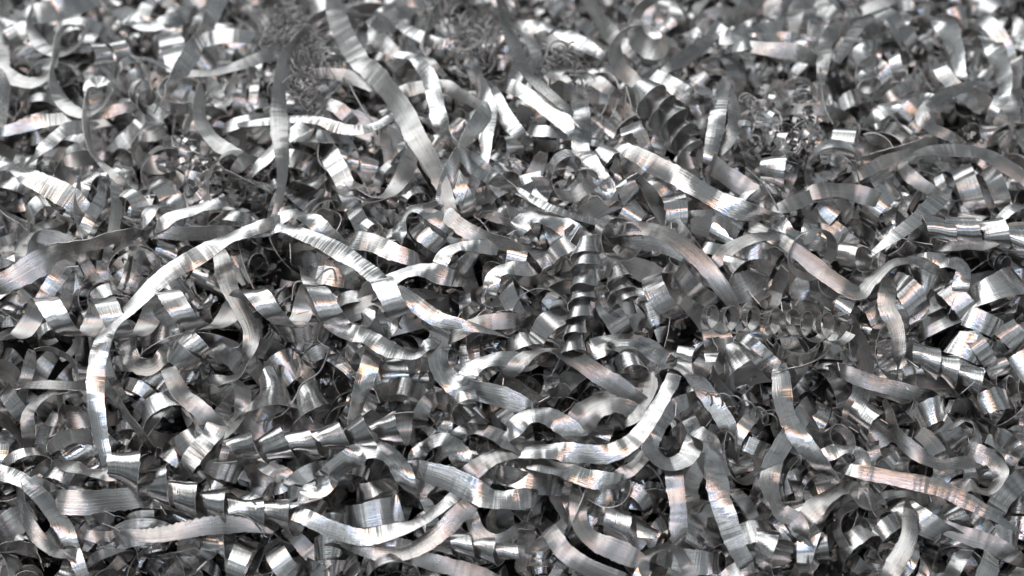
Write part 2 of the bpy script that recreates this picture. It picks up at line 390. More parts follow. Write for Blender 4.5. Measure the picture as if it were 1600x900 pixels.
# ------------------------------------------------------------------ what the photo shows: S = strip through points, H = coil about an axis
# S crop width [m dull face front][T toothed] | x,y,lift,roll ... | label      H crop | axis ends | r0 r1 width turns cone phase | label
TRACE = """
# ---- upper left
S 1 95 m | 150,-20,20,60 140,110,20,50 190,210,15,25 270,245,18,15 350,210,28,45 378,140,36,75 330,108,42,84 275,150,44,84 240,270,42,75 245,370,34,55 290,470,24,25 380,515,24,15 460,480,32,40 492,410,40,72 450,372,46,84 400,400,46,84 388,500,44,80 392,600,36,66 415,690,30,45 480,765,28,20 550,830,20,10 | slim ribbon hanging in two open loops near upper-left corner
S 1 95 m | -30,270,16,20 50,350,16,15 130,375,18,10 200,350,24,30 235,280,30,60 | pale grey arc swinging in from the left edge, below corner
S 1 150 | -60,130,6,35 90,75,10,30 230,50,12,20 380,10,10,30 | wide lilac-tinted ribbon lying across the very top-left corner
H 1 | 420,250,30 590,235,8 | 62 62 100 1.6 5 200 | shiny barrel curl behind the two open loops
S 1 60 | 540,190,24,40 600,250,24,55 690,275,26,70 790,325,24,75 850,330,18,60 | thin dark-edged ribbon curving away behind the cone roll
H 1 | 590,280,8 672,462,44 | 78 42 110 3.2 10 30 | stubby cone roll with a dark open mouth, upper left
H 1 | 660,570,14 730,790,34 | 78 92 95 2.3 24 100 | two-winding ring curl standing below the cone roll
S 1 100 | 350,930,20,10 370,850,24,15 430,785,30,35 510,785,28,30 560,820,18,10 | bright bowed band at the foot of the hanging loops
H 1 | 300,650,12 330,800,26 | 55 74 110 1.2 25 60 | short fan-lined cone left of the bowed band
S 1 100 m | 915,425,16,70 905,500,22,45 925,580,26,20 990,655,26,10 1080,705,22,10 1130,720,14,30 | grey hook with a sharp upper tip beside crumpled foil
S 1 90 m | 935,900,24,30 935,820,30,60 980,735,36,78 1050,690,36,70 1110,715,28,35 1080,760,20,10 | thin-edged open arch below the sharp-tipped hook
S 1 115 | 1000,-40,34,10 960,60,36,15 915,160,38,30 860,260,38,30 800,350,34,45 740,445,26,60 | broad frosted white ribbon slanting down from the top edge
S 1 85 m | 850,335,22,40 980,330,24,30 1110,290,26,25 1240,235,24,35 | pale strap running right from the frosted ribbon to the wire nest
S 1 140 | -60,730,18,20 60,765,22,30 170,820,26,15 290,880,24,5 400,960,16,-10 | wide ribbon with white and tan bands at left edge, mid-upper
S 1 75 | 10,600,8,25 160,560,12,20 330,530,14,20 480,510,14,20 590,480,10,30 | blurred flat strip lying level behind the hanging loops
S 1 90 | 170,700,20,40 230,640,22,35 300,590,22,30 370,575,14,40 | short bright strip rising from the tan-banded ribbon
S 1 120 | 560,60,8,30 660,120,12,25 760,100,10,20 830,70,6,20 | out-of-focus bright strap in the gap beneath the top edge
S 1 110 | 730,80,6,-10 780,200,10,0 770,300,8,0 | blurred upright band left of the frosted ribbon
S 1 100 | 930,190,6,20 1040,180,10,15 1150,200,8,10 | blurred light plate between frosted ribbon and wire nest
S 1 90 m | 980,420,8,10 1010,480,12,20 1040,440,10,50 1050,390,6,70 | small pale cup shape above the sharp-tipped hook
S 1 90 | 740,470,10,-15 830,490,12,-20 930,465,8,-10 | dark blade lying just right of the cone roll
S 1 80 | 1000,560,8,30 1100,555,12,35 1219,540,10,30 | thin white blade left of the tall upright ribbon
S 1 95 m | 20,-10,4,10 5,200,14,5 15,400,16,0 10,560,12,5 | brownish upright strip along the left edge, upper part
H 1 | 20,180,10 80,160,22 | 50 55 60 1.3 10 0 | small oval ring touching the left edge near the top
# ---- upper middle
S 2 98 m b | 345,35,30,72 250,105,38,70 175,195,46,55 125,310,50,35 105,450,50,18 108,600,46,10 120,740,42,5 110,880,36,20 75,980,26,50 10,1030,14,75 | tall upright ribbon with finely serrated edge, left of centre
S 2 125 m | 340,-40,44,10 385,130,52,5 460,260,58,-5 560,360,62,-30 650,475,62,-10 720,610,54,0 790,730,44,-5 845,840,34,-10 890,960,20,-20 | longest broad ribbon falling diagonally from the top edge
S 2 112 a | 630,245,50,10 715,265,54,5 785,350,56,0 812,450,54,5 842,560,48,-10 895,650,44,-55 965,725,42,-50 1060,795,38,-30 1150,845,32,-55 1240,905,24,-75 | purplish ribbon with a chopped upper end ending in a needle point
S 2 95 | 975,290,30,-25 1020,390,34,-35 1050,500,34,-40 1045,620,30,-20 1035,760,22,-10 | bright right limb of an upside-down V of ribbons
S 2 105 | 1045,510,40,30 960,630,42,28 895,750,40,25 855,850,34,20 840,930,26,10 | bright left limb of the upside-down V of ribbons
S 2 85 m | 262,330,20,15 380,338,24,10 480,370,24,5 600,420,20,0 720,400,18,5 830,392,24,10 930,430,28,5 1030,495,26,0 | level grey strip passing behind the longest broad ribbon
S 2 62 | -20,560,20,30 120,545,24,25 260,545,26,20 400,585,28,10 520,580,28,20 640,520,22,30 | pale narrow strip sagging between tall and broad ribbons
S 2 135 m | 290,590,6,-30 420,620,10,-25 590,670,8,-20 | dark wide strap in shade below the pale narrow strip
S 2 95 | -20,790,34,40 60,705,38,35 150,620,38,35 245,545,30,40 | white strip passing behind the tall upright ribbon
S 0 34 m | 545,300,20,50 575,313,24,40 607,303,28,25 628,278,30,10 640,248,26,10 | toothed hook-shaped scrap near the foot of the broad ribbon
S 2 98 m | 1105,-30,34,35 1130,80,40,35 1165,190,44,45 1215,310,46,40 1300,400,46,35 1380,470,40,50 1440,520,30,60 | long grey ribbon dropping from top edge, right of centre
S 2 85 m | 915,-10,22,30 835,45,28,45 785,115,32,60 757,190,30,68 765,250,22,60 810,300,14,40 | thin sickle-shaped ribbon hanging from top edge by the wires
S 2 130 m | 700,40,10,-40 610,90,16,-30 550,160,16,-10 620,235,10,20 | dark twisted blade between broad ribbon and sickle ribbon
S 2 95 | 300,440,14,20 350,480,16,25 400,510,12,10 | small bright square tab right of the tall ribbon
S 2 80 | 640,100,10,20 720,150,14,15 800,190,12,20 900,210,8,30 | light bent tab under the loose wires
S 2 90 | 200,590,12,0 250,620,16,15 300,600,14,30 | small blue-glinting fold below the bright square tab
S 2 95 m | 560,600,16,-10 590,690,20,0 600,790,14,10 | short teal-grey tongue left of the broad ribbon
S 2 100 | 300,650,10,10 360,740,14,15 420,850,8,10 | warm-tinted strip sunk in shadow right of the tall ribbon
S 2 110 m | 680,330,8,0 700,400,14,-30 750,430,10,-50 | grey shell-like flap behind the purplish ribbon
S 2 115 | 1060,420,10,0 1100,480,16,10 1150,560,14,20 1190,600,8,20 | greenish-dark fold right of the upside-down V
H 2 | 1090,700,20 1110,850,36 | 60 66 120 1.2 18 20 | tan and white cone curl under the upside-down V
S 2 70 | 400,40,12,40 520,70,18,30 640,30,16,25 760,20,10,30 | white strap at the top edge behind the loose wires
S 2 90 | 960,660,16,25 1010,740,20,20 1000,860,16,0 | warm folded scrap in the foot of the upside-down V
S 2 80 | 830,720,24,-10 900,800,28,-15 960,900,20,-20 | slim tan strip emerging below the broad ribbon
# ---- upper right of centre
H 3 | 715,60,84 570,300,44 | 82 122 118 1.9 22 170 | large flared shiny curl with two windings, upper right of centre
H 3 | 575,400,66 800,690,16 | 70 46 112 5.2 28 60 | stack of shrinking cones spilling under the flared curl
S 3 85 m | 695,315,30,20 770,270,34,15 850,215,34,15 940,140,26,25 | straight grey strap leaning right of the large flared curl
S 3 120 | 905,130,26,10 960,165,32,5 1035,165,34,10 1090,150,30,25 1160,130,22,20 | folded bright strap joining the leaning grey strap on top
S 3 95 | 1040,210,26,35 1110,190,30,35 1200,180,28,30 1290,180,20,20 | white-faced strip right of the folded bright strap
S 3 110 | 640,345,30,20 720,380,34,5 800,430,32,-15 890,460,24,-25 | dark blue-grey strap going right from under the flared curl
S 3 112 | 955,420,26,-10 935,500,32,-25 925,590,32,-25 895,710,24,-10 | bright kite-shaped ribbon standing right of the cone stack
S 3 90 m | 985,440,20,20 1010,540,24,10 980,640,20,-10 930,700,14,-20 | brushed pale ribbon close behind the bright kite-shaped one
S 0 40 | 975,232,24,15 1035,262,30,20 1100,300,32,5 1160,328,30,-10 1215,340,22,-20 | long diagonal ribbon with tan middle, ending by two wires
S 3 95 | -20,390,30,30 70,425,34,30 170,500,34,15 290,600,26,-10 | bright brushed strip crossing beneath the long grey ribbon
H 3 | 230,760,24 300,850,40 | 96 90 95 1.3 14 190 | ring curl with fan-lined crown, under the brushed strip
S 3 95 m | 50,870,14,10 80,790,20,10 110,700,20,40 | upright dull strip left of the fan-crowned ring curl
S 3 95 | 350,720,28,20 400,800,32,-5 440,860,26,-20 380,890,18,20 | glossy tail twisting off the fan-crowned ring curl
S 3 105 | 310,480,28,15 320,580,32,0 310,660,30,-10 340,720,22,-20 | tan vertical fold where the long grey ribbon ends
S 3 85 m | 160,365,16,20 240,320,24,30 330,340,26,20 430,400,18,0 | grey arched strip right of the long grey ribbon
S 3 90 m | 200,420,12,10 320,410,16,15 430,430,12,10 | pale flat strip tucked beneath the grey arched strip
S 3 80 | 90,610,18,15 180,600,22,10 285,605,16,10 | comb-edged pink-grey scrap right of the upside-down V
S 3 100 | 370,720,24,50 430,690,30,40 490,640,26,30 | white triangular flare near the diagonal tan ribbon
S 3 100 m | 340,-10,8,-20 400,90,14,-15 460,170,14,-10 520,230,8,0 | dark blurred strap slanting left of the large flared curl
S 3 90 | 60,120,8,30 170,130,12,30 290,180,14,25 390,240,8,20 | pale blurred strap left of the dark blurred strap
S 3 120 | 510,560,22,10 555,610,26,15 600,650,22,0 | tan square fold at the top of the diagonal ribbon
S 3 110 m | 500,680,24,5 545,740,28,-5 560,800,20,-10 | grey plate at the upper end of the diagonal ribbon
S 3 110 | 1120,470,14,15 1160,560,18,0 1219,600,14,-10 | white block-like fold left of the glittering crumbs
S 3 100 m | 900,740,14,-10 980,800,18,-20 1060,850,18,-20 1130,890,12,-30 | brown-grey strip with dented side under the kite-shaped ribbon
S 3 130 m | 980,90,6,-20 1060,50,12,-10 1140,20,10,0 1219,40,4,10 | dark shaded arch at the top edge, right of the flared curl
S 3 90 | 520,40,6,10 570,110,12,20 560,190,10,30 | light blurred scrap tucked behind the large flared curl
S 3 80 m | 20,130,8,60 80,180,14,50 110,260,14,20 80,320,8,0 | dull curved scrap right of the long grey ribbon's top
S 3 120 | 480,810,20,20 520,850,24,15 560,880,16,10 | short white cone flap below the grey plate
S 3 100 | 600,780,14,20 660,830,18,15 740,890,12,5 | teal-tinted flat scrap under the diagonal tan ribbon
# ---- upper right
S 4 90 m a | 370,285,28,15 425,190,36,10 480,110,40,35 550,75,38,60 610,100,34,70 640,160,24,80 | grey tongue-ended curl bending over near the top right
S 4 110 | 520,60,30,45 580,80,36,30 630,130,30,10 | white crown of the tongue-ended curl's neighbour
H 4 | 480,170,16 512,425,40 | 66 42 150 2.0 4 20 | bright upright tube with a round black hole at its foot
S 4 130 | 620,130,14,60 700,90,22,55 790,75,28,45 860,110,32,10 905,200,32,-15 935,330,24,-30 | big open winding with tan rim, left of a matching one
S 4 130 | 930,200,18,50 1010,165,26,45 1080,205,32,15 1120,300,34,-15 1135,400,28,-25 1090,490,18,-40 | big open winding nearest the right edge at top
S 4 90 m | 885,620,18,-20 790,570,26,-10 755,510,30,30 830,450,34,40 930,400,34,30 1040,385,26,25 | S-shaped hook with a dark lower half, below the big windings
S 4 105 m | 810,870,22,-10 720,810,28,-5 670,745,34,25 750,695,38,50 880,680,38,45 1020,690,38,30 1130,750,34,10 1219,810,28,0 1300,880,18,-10 | long curving strip with a hook end reaching the right edge
H 4 | 350,760,24 352,800,34 | 134 130 80 1.15 10 200 | dark lens-shaped loop lying left of the long hooked strip
S 4 75 m | 460,800,28,20 540,755,32,20 620,725,32,15 710,705,24,10 | grey strap linking the lens loop to the hooked strip
S 4 100 m | 430,115,22,20 350,150,28,0 315,220,26,-15 305,310,18,-30 | dark plum-coloured curl left of the grey tongue
S 4 100 | 220,130,18,25 275,150,22,20 330,165,16,5 | small white block fold left of the plum-coloured curl
S 4 90 | -20,180,20,30 80,175,24,35 170,170,24,30 220,210,16,10 | white and tan strip left of the small white block
S 4 90 m | -30,210,26,10 80,225,30,5 180,235,28,0 280,275,20,-10 | matte grey strap under the white and tan strip
H 4 | 330,640,20 450,660,34 | 62 75 100 1.4 14 20 | bright banded roll resting on the lens-shaped loop
H 4 | 620,310,18 660,300,30 | 62 60 60 1.3 8 60 | dull round ring right of the bright upright tube
S 4 120 | 560,520,6,20 650,460,12,40 740,440,12,30 820,470,6,10 | blurred bright dome between tube and S-shaped hook
S 4 90 | 880,420,8,10 860,330,12,20 800,260,10,30 | blurred fold seen through the big open winding
S 4 110 m | 180,100,6,-10 190,30,12,10 280,10,14,20 350,60,8,20 | dark blurred arch at the top edge, upper right
S 4 120 | 960,60,4,20 1060,110,8,20 1150,190,8,0 | blurred disc-like scraps in the top-right corner
S 4 110 | 1190,200,8,0 1170,330,12,0 1200,450,8,10 | blurred strip at right edge beside the nearest big winding
S 4 110 m | 1050,450,10,-10 1090,560,14,-10 1110,650,8,0 | dark pleated fold hanging beneath the nearest big winding
H 4 | 20,760,12 150,790,24 | 60 66 100 1.5 15 40 | shiny cone curl left of the lens-shaped loop
S 4 100 m | 230,880,24,20 330,865,28,30 440,870,26,20 540,900,18,0 | pale flat strip directly under the lens-shaped loop
H 4 | 420,60,10 450,75,22 | 42 40 60 1.2 5 0 | tiny dark tube mouth at top, left of white crown
# ---- middle left
S 0 40 | 425,348,44,-10 392,360,50,-18 352,375,56,-30 310,400,62,-32 268,425,68,-32 232,455,72,-30 204,482,74,-35 176,510,74,-45 157,545,72,-30 150,590,66,-12 151,635,60,-8 158,680,54,-5 167,725,44,0 | very long ribbon sweeping from mid-left down to the cone chain
S 0 37 b | 395,362,30,-10 440,357,36,10 487,372,42,30 530,393,44,32 565,415,44,30 603,445,42,20 640,468,40,10 680,495,38,5 722,507,38,25 762,517,34,50 795,528,26,70 | long diagonal ribbon pointing at centre, mirror of the mid-left one
S 5 140 m | -40,440,24,-10 90,375,30,-10 200,312,34,-20 310,262,36,-45 430,232,34,-60 580,200,24,-65 | broad dusky ribbon tapering in from the left edge
S 5 100 | 320,280,20,10 280,360,26,10 225,440,24,5 165,530,14,0 | brushed tail hanging under the broad dusky ribbon
H 5 | 600,330,16 612,352,32 | 112 108 70 1.3 12 10 | wide open ring lying left of the very long ribbon
H 0 | 15,502,56 612,472,58 | 31 31 33 5.9 0 43 | long loose coil with repeated white, tan and blue bands
S 6 100 | 240,415,44,35 285,520,50,20 370,625,52,5 500,655,50,0 610,715,50,-5 720,738,46,25 800,680,34,45 | blue-grey ribbon trailing off the loose coil's right end
S 5 110 | -20,190,20,20 50,160,26,25 100,250,18,0 | bright double fan at the left edge under the dusky ribbon
H 5 | 150,60,14 215,170,30 | 60 80 120 1.2 26 170 | fan-lined bright cone above the broad dusky ribbon
S 5 80 m | 85,330,20,10 110,230,28,30 170,160,28,60 240,140,18,70 | dull hook rising beside the fan-lined bright cone
S 5 76 m | 530,-60,26,0 527,60,30,0 515,170,30,0 490,260,22,-5 | smooth upright matte strip left of centre-left, near wide ring
S 5 85 | 490,-30,22,20 455,40,28,20 415,110,28,15 375,180,18,10 | ragged-edged bright strip left of the upright matte strip
S 5 80 m | 375,-40,16,40 360,60,20,50 375,160,20,60 385,240,14,60 | thin curved edge-on strip beside the ragged bright strip
S 5 85 m | 395,230,24,20 420,310,26,10 490,380,20,0 | dull strip slipping beneath the dusky ribbon to the wide ring
S 5 100 | 650,140,22,30 690,80,30,25 760,45,30,25 840,50,20,10 | fan-lined bright arch above the wide open ring
S 5 85 | 715,160,26,35 790,110,34,35 880,85,34,30 1010,45,24,30 | brushed bright leaf right of the fan-lined arch
S 5 82 m | 700,180,22,15 820,190,26,5 930,185,26,0 1030,180,18,0 | level grey-brown band under the brushed bright leaf
S 5 85 | 990,70,20,20 1040,110,24,25 1130,110,20,30 | small pale curl at the start of the very long ribbon
S 5 95 m | 1000,290,20,10 1035,420,26,5 1095,530,26,-5 1140,640,30,-30 1120,760,34,-60 1070,840,30,-30 970,860,22,10 | grey strip bending into a bright foot, beneath the loose coil
H 5 | 790,780,18 900,690,24 | 70 82 105 1.6 18 200 | fan-ribbed band curl under the loose coil
S 5 100 m | 575,690,20,-10 610,775,26,-20 690,795,28,-20 765,720,22,-10 | dark cup-shaped scrap left of the fan-ribbed band curl
S 5 140 | 600,640,16,10 690,640,20,20 800,650,14,10 | brown-grey ribbed fan under the middle of the loose coil
S 5 60 | 475,700,24,-30 500,790,28,-20 545,910,20,-10 | slender tan strip just right of the very long ribbon
S 5 50 m | 185,745,20,-40 240,820,24,-50 320,885,18,-40 | slim curved blade beneath the loose coil's left end
S 5 120 | 940,700,14,20 1010,730,18,20 1080,810,12,10 | set of tan fan folds right of the fan-ribbed band curl
S 5 95 | 640,-20,10,0 650,40,14,0 640,110,10,10 | grey scrap standing behind the fan-lined arch
S 5 90 | 300,330,16,20 310,420,20,10 290,490,14,0 | pale tan strip between dusky tail and wide ring
S 5 95 m | 130,740,14,0 110,820,18,0 90,900,12,0 | upright dark strip under the loose coil's first winding
S 5 130 | 30,490,10,10 90,560,14,20 160,600,8,20 | torn pale plate left of the coil's first winding
S 5 90 | 730,470,20,20 790,440,26,30 820,400,18,40 | fluted white flap against the very long ribbon
S 5 85 | 190,640,38,20 240,610,40,35 300,600,32,20 | small bright fan sitting on the coil's first winding
S 5 80 | 430,470,30,20 480,450,34,30 520,430,26,40 | little white tip poking above the coil near wide ring
# ---- centre left
S 6 105 | 555,450,44,45 640,385,50,40 750,355,50,25 880,390,38,-10 | bright leaf lying over the middle of the centre-pointing ribbon
S 6 95 | 820,350,30,30 870,275,38,35 950,245,40,30 1075,255,28,0 | fold-back curl with white face right of the bright leaf
S 6 105 | 445,220,20,30 530,235,26,20 620,270,26,10 725,305,16,0 | shaded bowed strip above the bright leaf
H 6 | 510,160,14 540,190,26 | 48 46 60 1.3 5 80 | little round ring over the shaded bowed strip
S 6 105 | 650,250,14,70 660,120,26,40 720,75,32,30 800,110,32,10 880,160,20,0 | arched curl with a dark hollow, above centre-left
S 6 90 m | 855,90,28,0 930,155,32,-5 1030,205,32,-10 1200,255,24,-15 | grey strap sloping right between arched curl and centre fan
S 6 80 m | 1030,90,24,5 1110,120,28,0 1210,160,20,-5 | short grey strap parallel above the sloping grey strap
S 6 85 | 360,520,24,30 430,475,32,30 510,480,22,10 | bright bow-tie flap over the loose coil's right end
S 6 95 | 495,580,28,20 545,535,34,25 605,600,28,-20 590,650,18,-40 | white turned-over cuff near the coil's right end
S 6 95 | 1060,450,26,10 1085,375,32,15 1150,345,34,20 1240,345,24,10 | silver band capping the dark hollow at centre
S 6 80 m | 1055,460,28,-10 1095,530,32,-10 1170,575,22,0 | pale short strip at the left lip of the centre hollow
S 6 90 m | 880,665,20,20 970,610,26,15 1060,590,26,10 1160,580,18,20 | grey blade under the tip of the centre-pointing ribbon
S 6 95 | 935,860,28,20 1000,790,36,30 1090,760,36,25 1200,760,24,0 | ridged bright arch low in the centre
S 0 38 | 690,515,24,0 683,545,30,10 690,580,34,5 715,603,36,0 750,612,38,5 790,622,38,5 830,640,30,0 | grey S-shaped ribbon below centre with a white upper end
S 6 110 m | -20,680,20,0 70,755,24,-5 190,860,16,-10 | grey slanting strap under the loose coil, centre-left
S 0 36 | 548,690,24,-20 556,640,34,-25 570,590,38,-10 585,548,28,0 | folded leaf standing upright below the loose coil
S 6 105 | 85,130,26,25 170,100,32,25 250,130,32,10 340,195,22,-10 | wrinkled bright strip over the start of the centre-pointing ribbon
S 6 80 | 370,280,24,0 400,340,28,5 430,420,18,0 | short white upright tab under the centre-pointing ribbon
S 6 130 m | 200,330,4,-20 280,310,10,-20 380,340,6,-30 | dark sunken plate below the centre-pointing ribbon's left half
S 6 110 | 140,640,16,10 200,640,20,15 300,620,14,0 | torn pale scrap beneath the coil's blue band
H 6 | 420,700,14 470,760,28 | 46 50 80 1.3 5 30 | small dark-mouthed ring below the coil's right end
S 6 100 m | 950,340,8,0 990,430,14,0 980,560,10,10 | dull vertical fold left of the centre hollow
S 6 90 | 1150,320,22,20 1190,250,28,10 1200,180,20,0 | white cone tip above the silver band at centre
S 6 95 m | 460,-20,20,50 520,20,26,40 600,20,26,30 660,-20,20,20 | inner lip of the toothed hook scrap
S 6 100 | 270,400,16,20 330,390,20,20 450,440,14,0 | ribbed dark fan behind the bow-tie flap
S 6 85 | 700,160,12,-10 760,190,16,-10 800,280,10,0 | dark leaf-shaped scrap inside the arched curl's hollow
S 6 100 | 600,880,14,10 680,890,18,20 770,900,12,0 | silver scrap in front of the dark gap below centre
# ---- centre
H 7 | 345,190,62 268,720,40 | 60 40 84 7 18 40 | upright stack of nested cones at the picture's centre
H 7 | 440,200,22 500,230,52 | 96 84 70 1.5 10 130 | round tube end with dull lining beside the cone stack
S 7 110 | 20,170,32,20 80,120,40,20 180,130,44,10 300,190,34,-20 | wide ribbed crown band left of the upright cone stack
S 7 95 | 190,260,40,25 270,230,46,15 335,190,38,-20 | small shiny flare between crown band and cone stack
S 7 95 | 130,420,36,20 200,390,44,25 275,350,36,0 | fan-shaped flare low on the left of the cone stack
S 7 110 m | 40,200,28,0 85,280,32,0 140,370,22,5 | flat pale plate under the wide ribbed crown band
S 7 95 m | 500,170,36,35 600,165,42,30 720,205,44,15 830,290,42,0 920,390,38,-5 990,480,34,-10 1040,560,24,-15 | long arched ribbon running right from the round tube end
S 7 85 m | 530,225,26,-10 640,235,30,-20 750,270,32,-25 870,345,26,-30 | dark lower ribbon making an eye shape with the arched one
S 7 100 m | 915,330,30,20 980,265,38,35 1090,210,40,35 1219,200,38,30 1330,215,32,15 1410,240,22,0 | long pale arch right of the eye-shaped pair
H 7 | 960,330,26 1060,430,30 | 55 85 120 1.2 24 200 | white flaring cone under the long pale arch
H 7 | 850,575,64 1480,620,62 | 56 64 50 7.2 16 90 56 | row of little cups: a coil lying level right of centre
S 7 112 | 375,410,24,10 430,510,30,10 500,640,22,10 | tan-washed strip right of the cone stack's lower half
S 7 105 | 640,370,26,-10 650,460,30,-20 690,590,20,-25 | white dented strip left of the row of cups
S 7 85 | 730,320,28,-15 800,400,32,-20 880,490,24,-25 | white slanting strip above the row of cups
H 7 | 470,330,14 520,520,10 | 48 48 70 3.5 28 0 | rippled coil sunk right of the cone stack
S 7 125 | 345,735,26,25 450,680,34,30 570,680,36,20 690,760,24,0 | broad white and tan band below the cone stack
S 7 112 m | -20,830,30,10 60,755,38,40 160,715,42,60 260,745,44,20 380,815,44,15 500,890,36,0 600,960,26,-10 | arching ribbon with dull inside, white top and tan stripe
H 7 | 520,760,26 540,850,42 | 66 62 110 1.3 4 60 | small upright dull cup right of the arching ribbon
S 7 112 | 600,870,24,40 660,800,32,50 750,790,38,30 840,860,40,10 930,980,36,5 985,1080,28,0 1000,1150,18,-10 | arched ribbon with tan stripe right of the small cup
H 7 | 770,760,22 900,800,32 | 60 70 100 1.3 16 200 | dark-mouthed cone under the row of cups
H 7 | 960,660,24 1050,830,36 | 50 72 130 1.2 22 20 | bright cone pointing down under the row of cups
S 7 85 m | 990,860,30,10 1090,850,34,5 1240,830,26,10 | flat grey strip lying level below the bright cone
S 7 100 | 1060,680,30,20 1110,730,34,10 1180,820,24,-5 | white paddle-shaped tab below the row of cups
S 7 55 | 10,-10,28,30 120,50,32,30 260,105,34,25 430,150,26,20 | slim pale strip crossing above the crown band
S 7 90 m | 175,-30,34,0 195,60,38,-5 250,150,28,-10 | upright dull blade in front of the slim pale strip
H 7 | 140,530,6 130,560,22 | 132 130 60 1.1 5 30 | thin-walled ring around the dark hollow at centre
S 7 100 | 110,640,32,20 180,600,36,20 240,540,28,10 | crinkled bright scrap at the foot of the centre hollow
S 7 120 | -20,700,28,20 60,670,32,20 130,640,24,10 | white ribbed flap beside the arching ribbon
S 7 95 m | 840,190,18,20 920,170,24,-20 1010,200,16,-30 | dark shaded strip above the eye-shaped ribbons
S 7 105 | 700,20,22,20 740,60,26,10 750,150,18,-10 | silver fold above the eye-shaped ribbons
S 7 80 m | 500,60,24,0 580,100,28,-5 680,150,20,-10 | speckled brown-grey strip above the arched ribbon
S 7 100 m | 1150,560,20,0 1180,470,26,5 1210,390,18,10 | dark pointed leaf above the row of cups, right end
S 7 100 | 1040,290,28,20 1120,270,32,20 1200,310,22,0 | mirror-bright fold beneath the long pale arch
S 7 90 | 740,140,22,10 790,210,26,5 850,260,18,0 | small tan strip crossing the eye-shaped ribbons
S 7 90 | 870,210,14,20 930,260,18,20 990,250,12,10 | speckled tan scrap under the dark shaded strip
S 7 100 | 260,890,20,10 180,860,24,10 240,800,20,20 | grey shadowed scraps under the arching ribbon
# ---- middle right
S 8 92 a | 515,290,36,25 620,215,42,25 730,130,42,25 830,30,30,20 | straight white strip standing diagonally, right of centre
S 8 90 m | 120,220,30,0 240,305,36,-5 360,400,38,-10 470,458,38,-20 530,400,40,35 620,325,44,50 730,312,42,45 810,350,32,25 | S-bent ribbon ending in a broad arch, right of centre
H 8 | 240,270,34 262,292,46 | 108 104 50 1.15 30 120 | thin see-through-looking loop on the S-bent ribbon's left end
S 8 100 | 110,140,30,10 160,200,34,5 230,210,30,-10 250,140,22,-30 | wrinkled upright twist above the thin loop
H 8 | 420,290,18 470,300,34 | 58 52 80 1.5 6 70 | dark short tube left of the straight white strip
S 8 110 | 760,310,30,30 850,315,36,30 940,340,36,10 930,440,26,-10 | white flared band right of the broad arch
S 8 100 m | 600,430,26,20 600,520,32,0 640,620,34,-10 650,720,30,-30 645,820,20,-60 | dark bulging strip with a narrow tail, right side
S 8 120 | 620,440,24,30 690,460,30,25 735,540,22,-10 | white folded block behind the dark bulging strip
S 8 105 m | 745,480,20,10 800,480,26,10 860,480,20,10 | dark square fold between two white blocks
S 8 115 | 870,470,24,25 920,490,28,15 945,580,20,-20 | white folded block nearest the right-hand blurred cone
S 8 170 | 985,440,30,40 1100,430,36,35 1260,400,30,30 | large blurred white cone at the right edge
S 8 85 m | 850,250,26,30 960,235,30,25 1050,235,34,20 1140,175,34,20 1250,165,26,20 | pale matte ribbon entering from the right edge
H 8 | 740,180,16 1240,250,14 | 55 55 130 4.5 12 30 | ribbed row of bright cones by the right edge
S 8 95 m | 100,320,24,20 65,430,28,10 40,560,20,0 | dull upright leaf left of the thin loop's stem
S 8 120 m | 170,510,24,10 250,480,28,10 330,420,20,10 | dull fan-shaped flap over the row of cups
S 8 130 m | 370,610,26,0 440,700,30,-10 510,810,20,-10 | ragged torn plate at the right end of the cups
S 8 95 m | 405,820,28,-10 520,860,32,-15 640,890,32,-15 760,920,22,-10 | dusky strap under the ragged torn plate
S 8 75 m | 350,640,30,-30 310,735,36,-50 210,790,36,-60 100,800,26,-50 | thin bowed rim sweeping beneath the row of cups
H 8 | 720,720,20 1020,860,16 | 52 52 120 3.4 14 60 | short ribbed cone row low on the right side
S 8 90 m | 80,90,26,20 180,50,32,20 290,10,28,20 380,0,20,20 | pale strip rising right from the two wires
S 8 110 m | 250,30,24,-10 330,80,28,-20 430,110,22,-10 | dark strip turned under, above the thin loop
S 8 100 | 640,60,18,10 690,30,22,20 720,-40,14,20 | blurred pale strap behind the straight white strip
S 8 100 | 460,400,34,20 500,360,36,20 530,310,28,10 | silver hook lip under the broad arch
S 8 100 | 500,490,18,20 540,540,22,10 570,590,14,0 | dark glossy scrap below the S-bent ribbon's dip
H 8 | 360,500,26 450,560,30 | 50 55 90 1.3 10 30 | small angular box-like curl under the S-bent ribbon
S 8 110 | 720,410,20,20 780,400,24,20 840,430,16,0 | white and tan glint under the broad arch
S 8 100 | 930,590,14,0 1000,680,18,10 1060,770,12,10 | tan-edged dull strip beneath the large blurred cone
S 8 110 | 1100,520,12,-10 1140,620,16,-10 1200,700,10,0 | blurred dark pleats at right edge below blurred cone
S 8 120 m | 0,470,6,0 80,410,10,10 160,380,6,10 | deep-set dark flap left of the thin loop
S 8 90 | 1120,90,20,20 1180,60,24,25 1260,30,18,20 | blurred white stub at right edge above the pale matte ribbon
S 8 95 | 540,40,16,10 590,10,20,20 640,-30,12,20 | silver wedge between the straight white strip and dark strip
# ---- lower left
H 9 | 520,395,46 1370,610,42 | 58 52 150 6.2 17 200 | overlapping cone chain lying across the lower left
S 9 100 m T a b | 545,700,34,-10 650,715,38,-5 800,700,40,0 950,672,40,-5 1100,675,38,-10 1240,705,30,-10 | saw-toothed grey strip beneath the cone chain
S 9 130 m | 265,560,32,0 380,565,38,-10 500,555,40,-10 640,545,30,10 | rough scaly leaf scrap left of the saw-toothed strip
S 9 100 m | 320,400,38,40 420,430,42,45 500,440,44,20 560,430,44,-20 590,500,34,-30 | dark ragged fold at the foot of the very long ribbon
